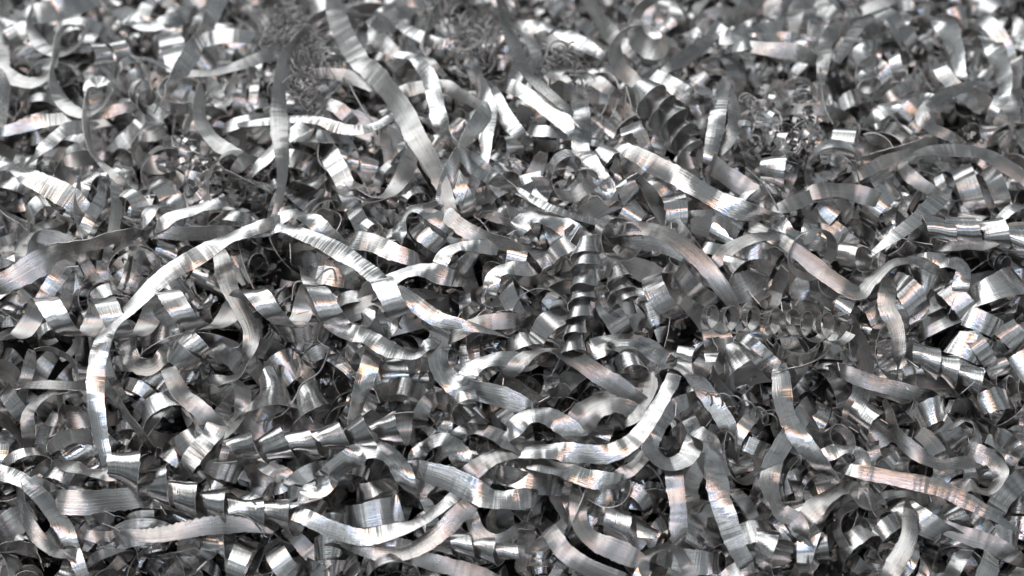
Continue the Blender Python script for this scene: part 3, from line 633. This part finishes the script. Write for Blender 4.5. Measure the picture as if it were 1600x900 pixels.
S 9 112 | -40,420,26,15 90,465,32,10 200,550,34,0 270,650,32,-10 330,770,22,-20 | wide brushed ribbon sliding in from lower-left edge
S 9 82 m | 85,500,30,-70 110,600,34,-50 165,710,36,-25 250,790,36,-10 335,800,26,0 | slim curved hook crossing the wide brushed ribbon
S 9 70 | 330,760,34,-10 350,830,38,-10 375,930,32,-5 | white sliver standing at the bottom edge, far left
S 9 85 m | 130,250,22,10 130,160,30,30 200,85,34,55 330,35,26,60 | dark arched strip left of the very long ribbon's lower half
S 9 90 | 160,230,30,10 200,260,34,10 255,265,26,0 | bright square fold under the dark arched strip
H 9 | 300,60,14 345,190,28 | 52 66 110 1.2 18 180 | small fan-topped cone left of the long ribbon's lower half
S 9 100 m | 250,330,24,-10 320,320,30,-15 400,290,22,-10 | pleated grey fan left of the long ribbon's foot
S 9 80 | 30,390,26,30 100,345,30,35 180,320,22,30 | white pointed strip at left edge above the wide brushed ribbon
H 9 | 765,150,14 772,235,34 | 108 112 92 1.2 4 175 | open napkin-ring curl with bright wall, right of the long ribbon
S 9 102 m | 770,-30,36,10 820,70,42,10 910,150,42,5 1000,225,32,-10 | matte ribbon slanting down above the napkin-ring curl's right side
S 9 95 m | 970,40,30,10 1060,20,36,20 1105,80,40,-20 1090,170,38,-40 1000,280,26,-30 | ribbon looping round like a handle, lower left of centre
S 9 110 | 585,195,22,20 680,110,28,20 800,0,20,20 | shiny strip climbing above the napkin-ring curl
S 9 112 | 835,420,30,10 890,340,36,10 970,250,36,10 1000,180,26,10 | brushed strip passing below the handle-like ribbon
S 9 65 m | 465,20,28,-30 530,100,32,-35 590,190,32,-40 660,280,22,-30 | narrow dark band right of the long ribbon's lower half
S 9 92 m | 340,810,28,10 390,730,32,10 460,630,22,10 | grey strip leaning behind the white sliver
S 9 90 | 410,840,22,10 470,800,26,15 535,770,18,10 | small tan box fold beside the white sliver
S 9 95 | 1040,920,22,0 1090,820,26,5 1140,730,18,10 | toothed grey scrap standing at bottom edge below saw strip
S 9 92 | 10,30,26,-10 70,130,30,-10 145,270,20,-10 | tan-washed strip at the left edge in the lower half
S 9 110 m | -20,720,14,10 60,660,20,20 130,640,14,10 | bright bent strip at left edge under the wide brushed ribbon
S 9 95 | 740,300,18,0 790,360,22,-10 850,400,14,-10 | pinkish flat strip under the napkin-ring curl
S 9 100 | 810,330,26,20 870,280,30,25 930,240,22,20 | white brushed patch beside the napkin-ring curl
S 9 95 m | 940,400,16,0 1020,430,20,-5 1100,470,12,-10 | grey thin blade above the middle of the cone chain
S 9 90 | 1090,270,20,25 1140,300,26,20 1219,310,18,0 | tan-edged fold right of the handle-like ribbon
S 9 95 m | 520,370,26,10 600,350,30,30 660,380,22,10 | grey arched lip above the start of the cone chain
S 9 85 | 910,560,20,20 1000,620,26,0 1140,660,18,-10 | pale scoop between the cone chain and saw strip
S 9 100 m | 20,760,20,-10 90,820,26,-30 200,810,18,-10 | curved dish-like strip near the bottom-left corner
S 9 110 | 230,400,18,20 290,430,22,10 340,480,14,0 | silver folded scrap above the rough scaly leaf
S 9 95 m | 810,740,6,0 880,800,12,10 930,860,8,0 | shiny rounded lump deep under the saw-toothed strip
S 9 80 | 640,540,24,10 740,560,28,0 850,580,20,0 | brown striped underside strip below the cone chain
# ---- lower centre-left
S 10 122 | 210,480,30,-30 280,500,38,-40 350,420,46,-45 420,370,52,-25 500,330,54,25 590,340,54,20 660,420,48,0 705,520,34,-20 | big arched winding with white top over a dark hollow, lower centre
S 10 112 | 690,420,22,-40 740,340,34,-20 800,290,44,20 860,285,46,15 920,350,42,0 960,430,28,-15 | second winding right of the big arched winding
S 10 112 | 900,290,24,20 960,235,38,35 1060,245,44,25 1160,300,42,20 1260,350,34,10 | third winding trailing right into white ribbons
S 10 112 | 405,590,30,20 520,620,40,15 650,570,30,10 | fluted cup wall in front of the dark hollow
S 10 90 | 500,500,34,10 550,500,38,5 605,440,28,0 | white ragged flap inside the dark hollow
S 10 96 | -40,540,30,25 80,590,36,25 190,620,42,20 320,675,46,5 460,715,48,-5 600,705,48,5 730,660,46,20 840,590,42,30 930,510,32,40 | long low ribbon bowing under the big arched winding
S 10 100 m | 455,765,34,-10 560,795,40,-15 680,795,44,-10 800,730,46,0 900,640,46,0 990,550,42,10 1040,470,34,10 | grey ribbon swinging up from the bottom, inside the bow
S 10 100 m | 950,450,44,20 1030,390,48,15 1120,345,48,15 1240,320,38,20 | grey strip climbing right over the bowing ribbons
S 10 122 | 755,420,54,0 860,455,58,0 970,505,58,-5 1080,550,54,-15 1240,545,40,-20 | dark ribbon with a blue glint, lower centre
S 10 105 m | 640,790,30,-5 780,830,34,-10 900,860,34,-10 1080,920,26,-10 | grey strip running down right to the bottom edge
S 10 110 | 490,750,38,20 610,765,42,15 745,735,32,10 | white and tan patchy strip under the bowing ribbon
H 10 | -150,330,40 690,225,38 | 52 54 120 6.6 20 30 | cone row lying level above the big arched winding
H 10 | 90,-20,10 40,200,30 | 40 96 200 1.1 22 120 | tall fan cone standing left of the folded leaf
H 10 | 230,60,8 260,240,26 | 45 92 190 1.1 22 120 | second tall fan cone next to the folded leaf
S 10 110 | 30,380,34,30 80,420,40,10 140,460,34,-10 90,500,24,-20 | bright round cap left of the big arched winding
S 10 90 | 150,440,32,15 210,390,36,20 275,340,26,20 | small brushed tab left of the big arched winding
S 10 95 | 160,490,38,20 230,450,42,20 300,400,30,20 | white flap touching the left foot of the arched winding
S 10 82 m | 165,690,28,-15 230,770,32,-15 320,900,24,-10 | teal-grey slim strip falling to the bottom edge
S 10 85 m | -20,710,26,-20 80,695,30,-40 210,680,20,-50 | tail of grey strip tapering behind the saw-toothed one
H 10 | 620,850,18 625,910,34 | 112 108 70 1.2 4 60 | dull open cup cut by the bottom edge, lower centre
S 10 90 m | 970,620,26,-20 1010,710,32,-30 1090,745,34,-30 1180,700,24,-10 | smooth crescent strip right of the bowing ribbons
H 10 | 860,740,18 1150,800,18 | 46 46 90 3.0 12 0 | dark cone row beneath the smooth crescent strip
S 10 85 m | 600,110,24,0 700,110,28,0 800,110,20,0 | brown-grey block strip right of the folded leaf
S 10 95 | 740,200,26,10 770,130,32,20 840,80,24,20 | crumpled silver scrap above the second winding
H 10 | 930,60,22 960,170,30 | 50 70 110 1.2 18 190 | dark-backed fan cone under the grey S-shaped ribbon
S 10 105 m | 340,760,20,0 380,830,24,-5 420,920,16,-5 | deep grey strip behind the teal-grey slim strip
S 10 110 | 40,760,16,0 110,830,20,0 160,900,14,0 | brown-tinted upright folds at the bottom, left of centre
S 10 110 m | 520,190,16,0 560,250,20,-10 640,280,14,-20 | silver tile-like fold behind the big arched winding
S 10 100 | 140,530,38,25 210,560,42,20 290,580,34,10 | white patch at the left start of the bowing ribbon
S 10 90 | 720,560,24,20 770,510,30,10 800,600,20,-10 | bright hook inside the crook of the blue-glint ribbon
S 10 100 | 1120,430,36,0 1180,450,40,0 1260,430,30,10 | tan block above the blue-glint ribbon's right end
S 10 90 m | 850,680,14,20 900,700,18,10 960,650,12,10 | silver crumb-edged scrap under the grey swinging ribbon
# ---- lower centre-right
S 11 102 | 30,345,34,40 160,335,42,25 300,345,46,5 430,350,48,5 550,285,48,10 640,170,46,15 710,50,42,15 740,-30,32,20 | long white-to-grey ribbon curving up through lower centre-right
S 11 100 | 80,385,40,30 210,410,44,30 350,460,44,10 500,470,34,-5 | bright strip beneath the long white-to-grey ribbon
S 11 120 | -40,430,32,5 80,450,36,0 230,490,26,-10 | tan-grey strip end under the two white ribbons
S 11 105 | -20,260,34,20 60,180,42,30 150,170,44,25 240,220,42,5 330,300,30,-10 | bright arch over the start of the white ribbons
S 11 82 m | 480,450,36,10 560,400,40,15 640,290,34,20 660,200,26,20 | slim grey blade close under the long white-to-grey ribbon
S 11 98 | 800,100,30,20 720,150,40,40 650,240,48,60 630,330,50,20 700,395,50,0 790,370,46,-20 830,270,38,-20 805,190,28,0 | teardrop loop ribbon right of lower centre
S 11 170 m | 270,230,24,10 380,140,32,0 490,110,34,0 600,130,24,-10 | ragged-edged dull plate above the white ribbons
S 11 110 m | 500,190,26,10 560,160,32,0 610,70,32,10 620,-20,22,20 | leaf-like dull flap between plate and long curving ribbon
S 11 115 | 840,240,36,40 915,300,46,20 925,430,50,15 950,570,48,15 1000,720,42,10 1060,850,30,0 | tall gleaming white ribbon standing in the lower right
S 11 105 m | 735,400,30,0 745,510,34,0 755,620,34,10 755,740,24,20 | speckled grey strip hanging below the teardrop loop
S 11 112 m | 300,560,26,20 310,660,32,10 370,740,36,0 470,780,36,-5 580,830,26,-10 | rough curved strip wrapping a dark roll at the bottom
H 11 | 420,640,24 590,730,30 | 66 66 140 1.3 2 200 | dark gleaming roll at the bottom, left of tall white ribbon
S 11 92 m | 590,920,28,20 600,820,36,30 680,770,40,55 760,800,40,20 820,930,28,0 | dull arch standing on the bottom edge
S 11 102 m | 175,700,26,-20 240,790,32,-15 350,860,34,-10 500,920,24,-5 | dusky strip sliding to bottom edge left of the dull arch
S 11 110 | 930,900,30,30 1040,860,36,30 1140,820,26,20 | white shard touching the bottom edge by the tall ribbon
S 11 120 | 1030,710,32,40 1120,690,38,35 1240,640,30,30 | white leaf right of the tall gleaming ribbon's tip
H 11 | 1080,760,16 1200,790,28 | 80 92 90 1.1 10 100 | dark hollow cone below the white leaf
S 11 75 | 1010,490,22,0 1070,590,26,0 1140,700,18,0 | brown-tan strip right of the tall gleaming ribbon
S 11 112 m | 800,570,18,-20 890,650,22,-15 1000,760,14,-10 | dark strap behind the lower part of tall white ribbon
S 11 115 m | -20,30,38,25 60,60,40,20 140,140,30,0 | frosted grey end of strip left of ragged dull plate
S 11 100 | 470,520,14,10 560,520,20,20 640,600,14,0 | glossy dark coil bits under the teardrop loop
S 11 95 m | 545,570,10,-30 640,610,14,-35 740,610,10,-30 | thin-edged dark blade deep behind the speckled strip
S 11 95 | 800,480,22,0 840,430,26,10 890,380,20,10 | pleated silver bit between teardrop loop and tall ribbon
S 11 120 m | 800,90,26,0 830,150,30,0 870,200,20,0 | shaded fold inside the tan-striped arched ribbon
S 11 110 m | 990,380,10,-10 1060,400,14,-10 1180,380,10,-10 | dark striped barrel right of the tall ribbon's upper part
S 11 90 m | 900,10,30,10 960,60,34,0 1000,130,24,-5 | pale paddle end beneath the small wire spring
S 11 85 | 1000,290,34,20 1060,220,40,20 1140,150,30,20 | white pointed splinter crossing the small wire spring
S 11 100 | 1040,260,28,10 1090,310,32,0 1160,320,24,-10 | tan glossy fold below the small wire spring
S 11 100 m | 10,700,16,0 60,720,20,20 130,690,16,10 | lilac-grey bent scrap at the bottom, left of dusky strip
S 11 110 m | 20,900,20,10 60,790,24,5 90,730,18,0 | grey upright strip at the bottom beside lilac scrap
S 11 110 | 700,840,12,-10 800,830,18,-10 1000,840,10,0 | dark leaf lying right of the dull arch
S 11 90 | 420,170,14,0 400,260,18,0 390,310,12,0 | small pleated silver tile under the ragged dull plate
S 11 80 m | 150,-20,34,0 200,60,38,0 240,0,30,10 | small shield-shaped dull scrap right of frosted strip end
S 11 70 m | 200,560,20,70 240,640,24,60 200,700,20,40 120,760,14,20 | curved thin rim left of the rough curved strip
# ---- lower right
S 12 112 | 115,-20,38,0 130,110,44,-5 170,230,44,-10 250,340,40,-10 350,450,28,-10 | broad ribbon bright above and dark below, lower right
S 12 72 m | 185,130,34,-10 235,240,38,-15 330,350,30,-20 | narrow dark ribbon hugging the broad bright-dark one
H 12 | 370,290,24 392,275,36 | 72 70 60 1.2 6 40 | small round ring with glitter inside, lower right
S 12 92 | 295,360,44,20 380,330,50,25 450,330,52,20 490,370,52,-30 485,450,48,-60 515,560,36,-40 | white ribbon folding over itself below the small ring
S 12 92 b | 430,420,46,30 560,445,50,30 700,470,52,25 830,500,52,10 960,560,50,5 1090,635,46,10 1215,705,36,30 | long bright ribbon ending in a point, lower right
S 12 85 m | 610,170,36,-40 650,270,42,-25 740,350,46,-5 840,395,46,0 970,380,36,15 | matte gritty U-shaped strip above the long bright ribbon
S 12 105 m | 990,330,28,0 1080,380,34,-10 1115,450,38,-30 1060,520,36,-40 960,490,26,-40 | thin-rimmed eye-shaped loop by the right edge
S 12 70 m | 900,220,30,50 950,190,36,70 1000,220,36,60 1005,290,30,40 980,340,22,20 | thin arch standing on the eye-shaped loop
S 12 105 | 1085,610,34,20 1150,510,40,20 1240,400,30,20 | brushed bright strip rising to the right edge
S 12 95 m | 855,680,34,-15 950,715,38,-10 1070,750,38,-10 1180,820,28,-5 | dusky ribbon running to the lower right corner
S 12 112 | 410,760,36,20 480,710,42,25 570,680,32,10 | white square-looking fold at the bottom right
S 12 95 | 565,690,40,25 620,660,44,25 700,640,34,15 | white facet right of the white square-looking fold
S 12 102 m | 585,910,34,10 650,820,40,5 695,720,40,-10 705,610,30,-20 | dark leaf-shaped strip standing right of the white facets
S 12 70 m | 400,760,26,40 370,690,32,60 385,620,34,60 440,580,26,40 | thin wiry-edged arc left of the white square-looking fold
S 12 130 m | 225,640,30,10 310,560,36,15 420,500,38,20 520,550,30,0 | shadowy fan-shaped strip under the folding white ribbon
S 12 95 m | 530,530,38,10 640,540,42,0 765,520,32,0 | ragged speckled strip under the long bright ribbon's left end
S 12 140 m | 740,70,26,-10 850,60,32,-15 960,90,22,-10 | large torn dark flap above the U-shaped strip
S 12 105 m | 410,-10,32,-10 550,25,36,-15 700,90,26,-10 | dusky straight strap above the glossy cone, lower right
H 12 | 480,150,22 560,260,34 | 52 76 130 1.1 22 200 | glossy cone fold with white streak, left of U-shaped strip
S 12 85 m | 870,740,24,0 940,830,28,0 1020,920,20,0 | dark strip under the dusky corner ribbon
S 12 80 | 440,820,28,0 490,870,32,0 550,930,24,0 | pink-grey strip end at the bottom edge, lower right
S 12 110 m | 180,910,26,10 280,800,32,10 390,710,22,10 | grey ribbon leaning at the bottom, left of thin arc
S 12 98 m | 95,350,26,0 65,480,34,10 110,600,38,0 180,640,34,-10 230,730,24,-20 | wavy S-shaped ribbon right of the brown-tan strip
S 12 90 | 170,590,36,20 200,660,38,0 240,740,28,-10 | bright lit fold on the wavy S-shaped ribbon
S 12 105 | 760,140,30,30 810,150,34,20 870,130,26,20 | white splintered scrap above the U-shaped strip
S 12 110 | 830,190,24,10 880,250,30,5 940,330,22,0 | mirror-like fan beside the thin arch
S 12 110 m | 890,130,18,-10 960,150,22,-10 1060,120,14,-10 | grey torn patch left of pink scrap at right
S 12 110 | 1030,110,20,10 1090,100,24,20 1150,60,16,20 | crumpled pinkish scrap near the right edge, lower half
S 12 90 m | 440,200,30,-40 470,120,34,-10 510,60,26,20 | slim twisted tab left of the glossy cone fold
S 12 85 | 510,290,18,0 540,350,22,0 570,400,14,0 | tiny bright sliver under the glossy cone fold
S 12 90 | 600,410,22,10 640,380,26,10 680,340,18,0 | white fan tips below the U-shaped strip
S 12 120 m | 740,320,16,10 820,320,20,10 890,330,12,10 | brown-grey band seen inside the U-shaped strip
S 12 100 m | 780,560,14,-10 820,620,18,-10 850,700,10,0 | shadowed fold under the middle of the long bright ribbon
S 12 90 | 900,600,30,0 920,640,34,0 940,700,24,0 | pink-lit stub below the long bright ribbon
S 12 100 | 970,640,18,10 1030,680,22,20 1090,720,16,0 | glossy crumple between long bright ribbon and dusky corner ribbon
S 12 85 | 1110,330,22,10 1140,290,26,10 1200,380,18,-10 | silver angular fold at the right edge above the rising strip
S 12 100 | 1090,800,16,10 1060,860,20,10 1030,920,12,10 | teal glint strip in the bottom-right corner
S 12 110 m | 150,760,16,20 110,820,24,20 160,870,20,0 | dark rounded cup at the bottom beneath the wavy ribbon
S 12 110 | 40,740,22,10 -20,800,26,20 60,820,20,10 | white-lit fold at the bottom under the white leaf
"""

# ------------------------------------------------------------------ build the strips and curls of the top of the heap
ORG = {'0': (0, 0, 1.0)}
for i in range(12):
    ORG[str(i + 1)] = ((0, 400, 800, 1180)[i % 4], (0, 300, 590)[i // 4], 2.9024)
SCRAP = ('scrap', 'fold', 'flap', 'plate', 'tab', 'patch', 'tile', 'scoop', 'crumple', 'lump', 'stub', 'facet', 'tip', 'shard', 'cap', 'cuff')
for line in TRACE.strip().splitlines():
    if line.startswith('#'):
        continue
    f = [s.strip() for s in line.split('|')]
    hd = f[0].split()
    ox, oy, k = ORG[hd[1]]
    label = f[-1]
    bag = Bag()
    if hd[0] == 'S':
        pts, h, r = [], 0.0, 0.0
        for p in f[1].split():
            v = [float(x) for x in p.split(',')]
            h = v[2] if len(v) > 2 else h
            r = v[3] if len(v) > 3 else r
            pts.append((ox + v[0] / k, oy + v[1] / k, h, r))
        q = np.array(pts); run = np.hypot(*np.diff(q[:, :2], axis=0).T).sum()
        pts = [(x_, y_, h_ + (14 if run > 230 else 6 if len(pts) > 3 else -6), r_) for x_, y_, h_, r_ in pts]
        words = label.split()
        scrap = any(w in SCRAP for w in words[:6]) and 'ribbon' not in words[:5] and 'strip' not in words[:5]
        if len(pts) == 3:
            bent_scrap(bag, pts, float(hd[2]) / k, 'm' in hd[3:])
        else:
            traced(bag, pts, float(hd[2]) / k, front=1 if 'm' in hd[3:] else 0, toothed=0.09 if 'T' in hd[3:] else 0.0, taper=(0.3 if 'a' in hd[3:] and 'T' in hd[3:] else 0.4, 0.12 if 'b' in hd[3:] else 0.4), dive=('a' not in hd[3:], 'b' not in hd[3:]))
        o = bag.build('metal_scrap' if scrap else 'metal_ribbon', MATS)
        o['category'] = 'metal scrap' if scrap else 'metal strip'
        o['group'] = 'short torn scraps in the heap' if scrap else 'loose ribbons on the heap'
    else:
        a, c = [[float(x) for x in p.split(',')] for p in f[1].split()]
        r0, r1, w, turns, cone, ph, skew = ([float(x) for x in f[2].split()] + [0.0])[:7]
        if turns > 2.8 and 'loose coil' not in label:
            a[2] += 12; c[2] += 12
        P0 = at(ox + a[0] / k, oy + a[1] / k, a[2]); P1 = at(ox + c[0] / k, oy + c[1] / k, c[2])
        coil(bag, P0, P1, r0 / k * PX, r1 / k * PX, w / k * PX, turns, cone, ph, seg=44, nv=4, skew=skew)
        long_ = turns > 2.8
        o = bag.build('coiled_chip' if long_ else 'metal_curl', MATS)
        o['category'] = 'metal coil' if long_ else 'metal curl'
        o['group'] = 'tight coils of nested cones' if long_ else 'short curls on the heap'
    o['label'] = label

# ------------------------------------------------------------------ thin wires and wire nests
def wire_path(cx, cy, h, r, n, spread, turns):
    t = np.linspace(0, 1, n)
    c = at(cx + rng.normal(0, spread), cy + rng.normal(0, spread), h + rng.uniform(0, 30))
    d = unit(rng.normal(0, 1, 3)); e1 = unit(np.cross(d, rng.normal(0, 1, 3))); e2 = np.cross(d, e1)
    ph = 2 * math.pi * turns * t + rng.uniform(0, 6)
    rr = r * PX * (1 + 0.25 * smooth_noise(n, 12))
    return c + d * ((t - 0.5) * rng.uniform(20, 70) * PX)[:, None] + (np.cos(ph) * rr)[:, None] * e1 + (np.sin(ph) * rr)[:, None] * e2 + np.stack([smooth_noise(n, 10) * 4 * PX for _ in range(3)], 1)


def nest(spots, label):
    bag = Bag()
    for cx, cy, sp, cnt, r in spots:
        for i in range(cnt):
            tube(bag, wire_path(cx, cy, 8, rng.uniform(0.5, 1.5) * r, 70, sp, rng.uniform(1.5, 4.5)), rng.uniform(0.8, 1.7) * PX, rng.uniform(0, 50))
    o = bag.build('wire_tangle', [M_WIRE])
    o['label'] = label; o['category'] = 'wire tangle'; o['group'] = 'tangles of thin wire swarf'


def foil(spots, label):
    bag = Bag()
    for cx, cy, sp, cnt, r in spots:
        for i in range(cnt * 3):
            p = at(cx + rng.normal(0, sp), cy + rng.normal(0, sp), rng.uniform(0, 26)); d = unit(rng.normal(0, 1, 3)) * rng.uniform(12, 40) * PX
            coil(bag, p - d / 2, p + d / 2, rng.uniform(3, r) * PX, rng.uniform(2, r) * PX, rng.uniform(7, 18) * PX, rng.uniform(0.6, 2.2), rng.uniform(0, 60), rng.uniform(0, 360), seg=12, nv=1, wob=0.45)
    o = bag.build('crumpled_foil', MATS)
    o['label'] = label; o['category'] = 'metal foil'; o['group'] = 'crumpled glittering foil clumps'


nest([(450, 35, 18, 16, 13), (495, 95, 20, 20, 14), (470, 150, 16, 12, 13), (425, 60, 14, 7, 12)], 'dense dark nest of curly wire near the top, left of centre')
nest([(700, 40, 26, 7, 22), (745, 70, 18, 5, 24), (770, 30, 16, 4, 18)], 'loose looping wires at the top edge, right of the broad ribbon')
foil([(300, 250, 16, 5, 15), (320, 285, 14, 4, 13)], 'clump of crumpled glittering foil in the upper left')
foil([(1230, 210, 22, 5, 14), (1200, 180, 20, 4, 15), (1250, 250, 18, 4, 13)], 'clump of crumpled glittering foil left of the lens-shaped loop')
nest([(900, 90, 20, 5, 14), (855, 100, 14, 4, 11)], 'fine hair-like wires left of the large flared curl')


def wire(pts, label, rad=1.6):
    bag = Bag()
    p = np.asarray(pts, float)
    Q = spline(at(p[:, 0], p[:, 1], p[:, 2]), 4 * PX)
    tube(bag, Q, rad * PX, rng.uniform(0, 50), 6)
    o = bag.build('metal_wire', [M_WIRE]); o['label'] = label; o['category'] = 'wire'; o['group'] = 'single loose wires'


wire([(541, 120, 30), (550, 140, 34), (560, 158, 34), (570, 175, 34), (585, 195, 32), (590, 210, 24)], 'single kinked wire left of the longest broad ribbon')
wire([(535, 100, 26), (536, 125, 34), (525, 142, 34), (512, 150, 24)], 'short bent wire beside the single kinked wire')
wire([(400, 660, 34), (440, 648, 40), (462, 620, 42), (472, 600, 42), (500, 580, 40), (515, 545, 30)], 'long wire bent across the two tall fan cones')
wire([(456, 470, 36), (462, 442, 40), (490, 440, 42), (505, 425, 42), (520, 420, 38), (526, 440, 30)], 'wire hooked round above the bow-tie flap')
wire([(855, 55, 20), (880, 35, 30), (910, 11, 24)], 'straight bright needle near the top, left of flared curl', 2.0)
wire([(1165, 262, 36), (1190, 285, 40), (1212, 320, 40), (1220, 345, 34)], 'thin bowed wire pointing at the diagonal tan ribbon end')
wire([(1281, 105, 30), (1284, 140, 36), (1290, 170, 36), (1302, 195, 28)], 'wire hanging straight below the plum-coloured curl')
wire([(735, 0, 22), (742, 30, 28), (752, 60, 30), (748, 85, 30), (735, 100, 22)], 'thick silver wire bending down from the top edge')
wire([(1012, 725, 24), (1030, 745, 30), (1040, 770, 20)], 'short wire stub right of the teardrop loop')
bag = Bag()
t = np.linspace(0, 1, 260)
cx = np.interp(t, [0, 0.5, 0.8, 1], [1098, 1150, 1190, 1212]); cy = np.interp(t, [0, 0.5, 0.8, 1], [622, 632, 650, 660])
ph = 2 * math.pi * 6.5 * t
R_ = np.interp(t, [0, 0.7, 1], [13, 13, 8])
Q = at(cx + R_ * 0.8 * np.sin(ph), cy - R_ * np.cos(ph), 46 + R_ * 1.1 * np.sin(ph + 0.9))
tube(bag, Q, 1.5 * PX, 3.0, 6)
o = bag.build('wire_spring', [M_WIRE]); o['label'] = 'small springy wire spiral right of the tan-striped arched ribbon'; o['category'] = 'wire spiral'

# ------------------------------------------------------------------ the uncountable rest of the heap
def fill(bag, n, xr, yr, hr, seg, nv, r, sz=1.0):
    PX_, PX = globals()['PX'], globals()['PX'] * sz
    X = r.uniform(*xr, n); Y = r.uniform(*yr, n); Hh = r.uniform(*hr, n)
    for x, y, h in zip(X, Y, Hh):
        p = np.array([x, y, H(x, y) + (h - 26 * min(max((y - 0.04) / 0.05, 0), 1)) * PX_])
        kind = r.uniform()
        d = unit(r.normal(0, 1, 3) * [1, 1, 0.65])
        if kind < 0.52:                                # helical curl
            rad = r.uniform(20, 50) * PX; w = r.uniform(26, 46) * PX; tn_ = r.uniform(0.8, 2.7)
            pitch = r.uniform(18, 60) * PX
            coil(bag, p - d * pitch * tn_ / 2, p + d * pitch * tn_ / 2, rad * r.uniform(0.6, 1.1), rad * r.uniform(0.8, 1.4), w, tn_, r.uniform(-40, 45), r.uniform(0, 360), seg=seg, nv=nv, r=r)
        elif kind < 0.64:                              # tight cone row
            tn_ = r.uniform(2, 4.5); rad = r.uniform(14, 24) * PX; w = r.uniform(28, 42) * PX
            coil(bag, p - d * 0.4 * w * tn_, p + d * 0.4 * w * tn_, rad, rad * r.uniform(0.7, 1.2), w, tn_, r.uniform(8, 26), r.uniform(0, 360), seg=int(seg * 0.8), nv=nv, r=r)
        else:                                          # bent loose strip
            d = unit(d * [1, 1, 0.45]); p = p - [0, 0, 24 * PX]
            L_ = r.uniform(140, 380) * PX; m_ = max(8, int(L_ / (9 * PX)))
            s = np.linspace(-0.5, 0.5, m_)
            e = unit(np.cross(d, r.normal(0, 1, 3))); f_ = np.cross(d, e)
            bend = r.uniform(-4.2, 4.2); tw = r.uniform(-3.2, 3.2); a0 = r.uniform(0, 6.3)
            ang = bend * s
            T = np.cos(ang)[:, None] * d + np.sin(ang)[:, None] * e
            C = p + np.cumsum(T, 0) * (L_ / m_) - T.sum(0) * (L_ / m_) / 2
            B = np.cross(T, f_)
            ro = a0 * 0.15 + tw * s
            S = np.cos(ro)[:, None] * f_ + np.sin(ro)[:, None] * B
            ribbon(bag, C, S, np.cross(T, S), r.uniform(26, 44) * PX * (0.3 + 0.7 * np.sin(np.linspace(0.1, 3.04, m_)) ** 0.5), nv=nv, camber=r.uniform(0, 0.1))


r2 = np.random.default_rng(5)
bag = Bag()
fill(bag, 1500, (-0.32, 0.32), (-0.17, 0.26), (-95, -28), 26, 2, r2)
fill(bag, 380, (-0.30, 0.30), (-0.16, 0.24), (-46, -14), 22, 2, r2, 0.66)
fill(bag, 900, (-0.32, 0.32), (-0.17, 0.26), (-150, -80), 18, 1, r2)
fill(bag, 330, (-0.46, -0.30), (-0.30, 0.36), (-80, 0), 18, 1, r2)
fill(bag, 330, (0.30, 0.46), (-0.30, 0.36), (-80, 0), 18, 1, r2)
fill(bag, 330, (-0.32, 0.32), (-0.34, -0.16), (-80, 0), 18, 1, r2)
fill(bag, 330, (-0.32, 0.32), (0.24, 0.42), (-80, 0), 18, 1, r2)
o = bag.build('metal_swarf', MATS, np.zeros(3))
o['kind'] = 'stuff'; o['label'] = 'mass of silver aluminium curls and strips filling the heap'; o['category'] = 'metal swarf'

# tiny bent crumbs and splinters lodged among the strips
bag = Bag()
n = 2600
for x, y, h in zip(r2.uniform(-0.3, 0.3, n), r2.uniform(-0.17, 0.24, n), r2.uniform(-60, -4, n)):
    c = np.array([x, y, H(x, y) + h * PX])
    m_ = 5
    d = unit(r2.normal(0, 1, 3)); e = unit(np.cross(d, r2.normal(0, 1, 3)))
    s = np.linspace(-0.5, 0.5, m_)
    Ls = r2.uniform(5, 14) * PX
    C = c + d * (s * Ls)[:, None] + e * (r2.normal(0, 0.12, m_) * Ls)[:, None]
    T = unit(np.gradient(C, axis=0)); S = unit(np.cross(T, unit(r2.normal(0, 1, (m_, 3)) * 0.5 + e)))
    P = C[:, None] + S[:, None] * (np.array([-0.5, 0.5]) * r2.uniform(2, 9) * PX)[None, :, None]
    A = np.zeros(P.shape); A[..., 0] = s[:, None]; A[..., 1] = [-0.2, 0.2]; A[..., 2] = r2.uniform(0, 50)
    bag.grid(P, A, 0)
o = bag.build('metal_crumbs', [M_WIRE], np.zeros(3))
o['kind'] = 'stuff'; o['label'] = 'tiny bright metal splinters lodged among the strips'; o['category'] = 'metal crumbs'
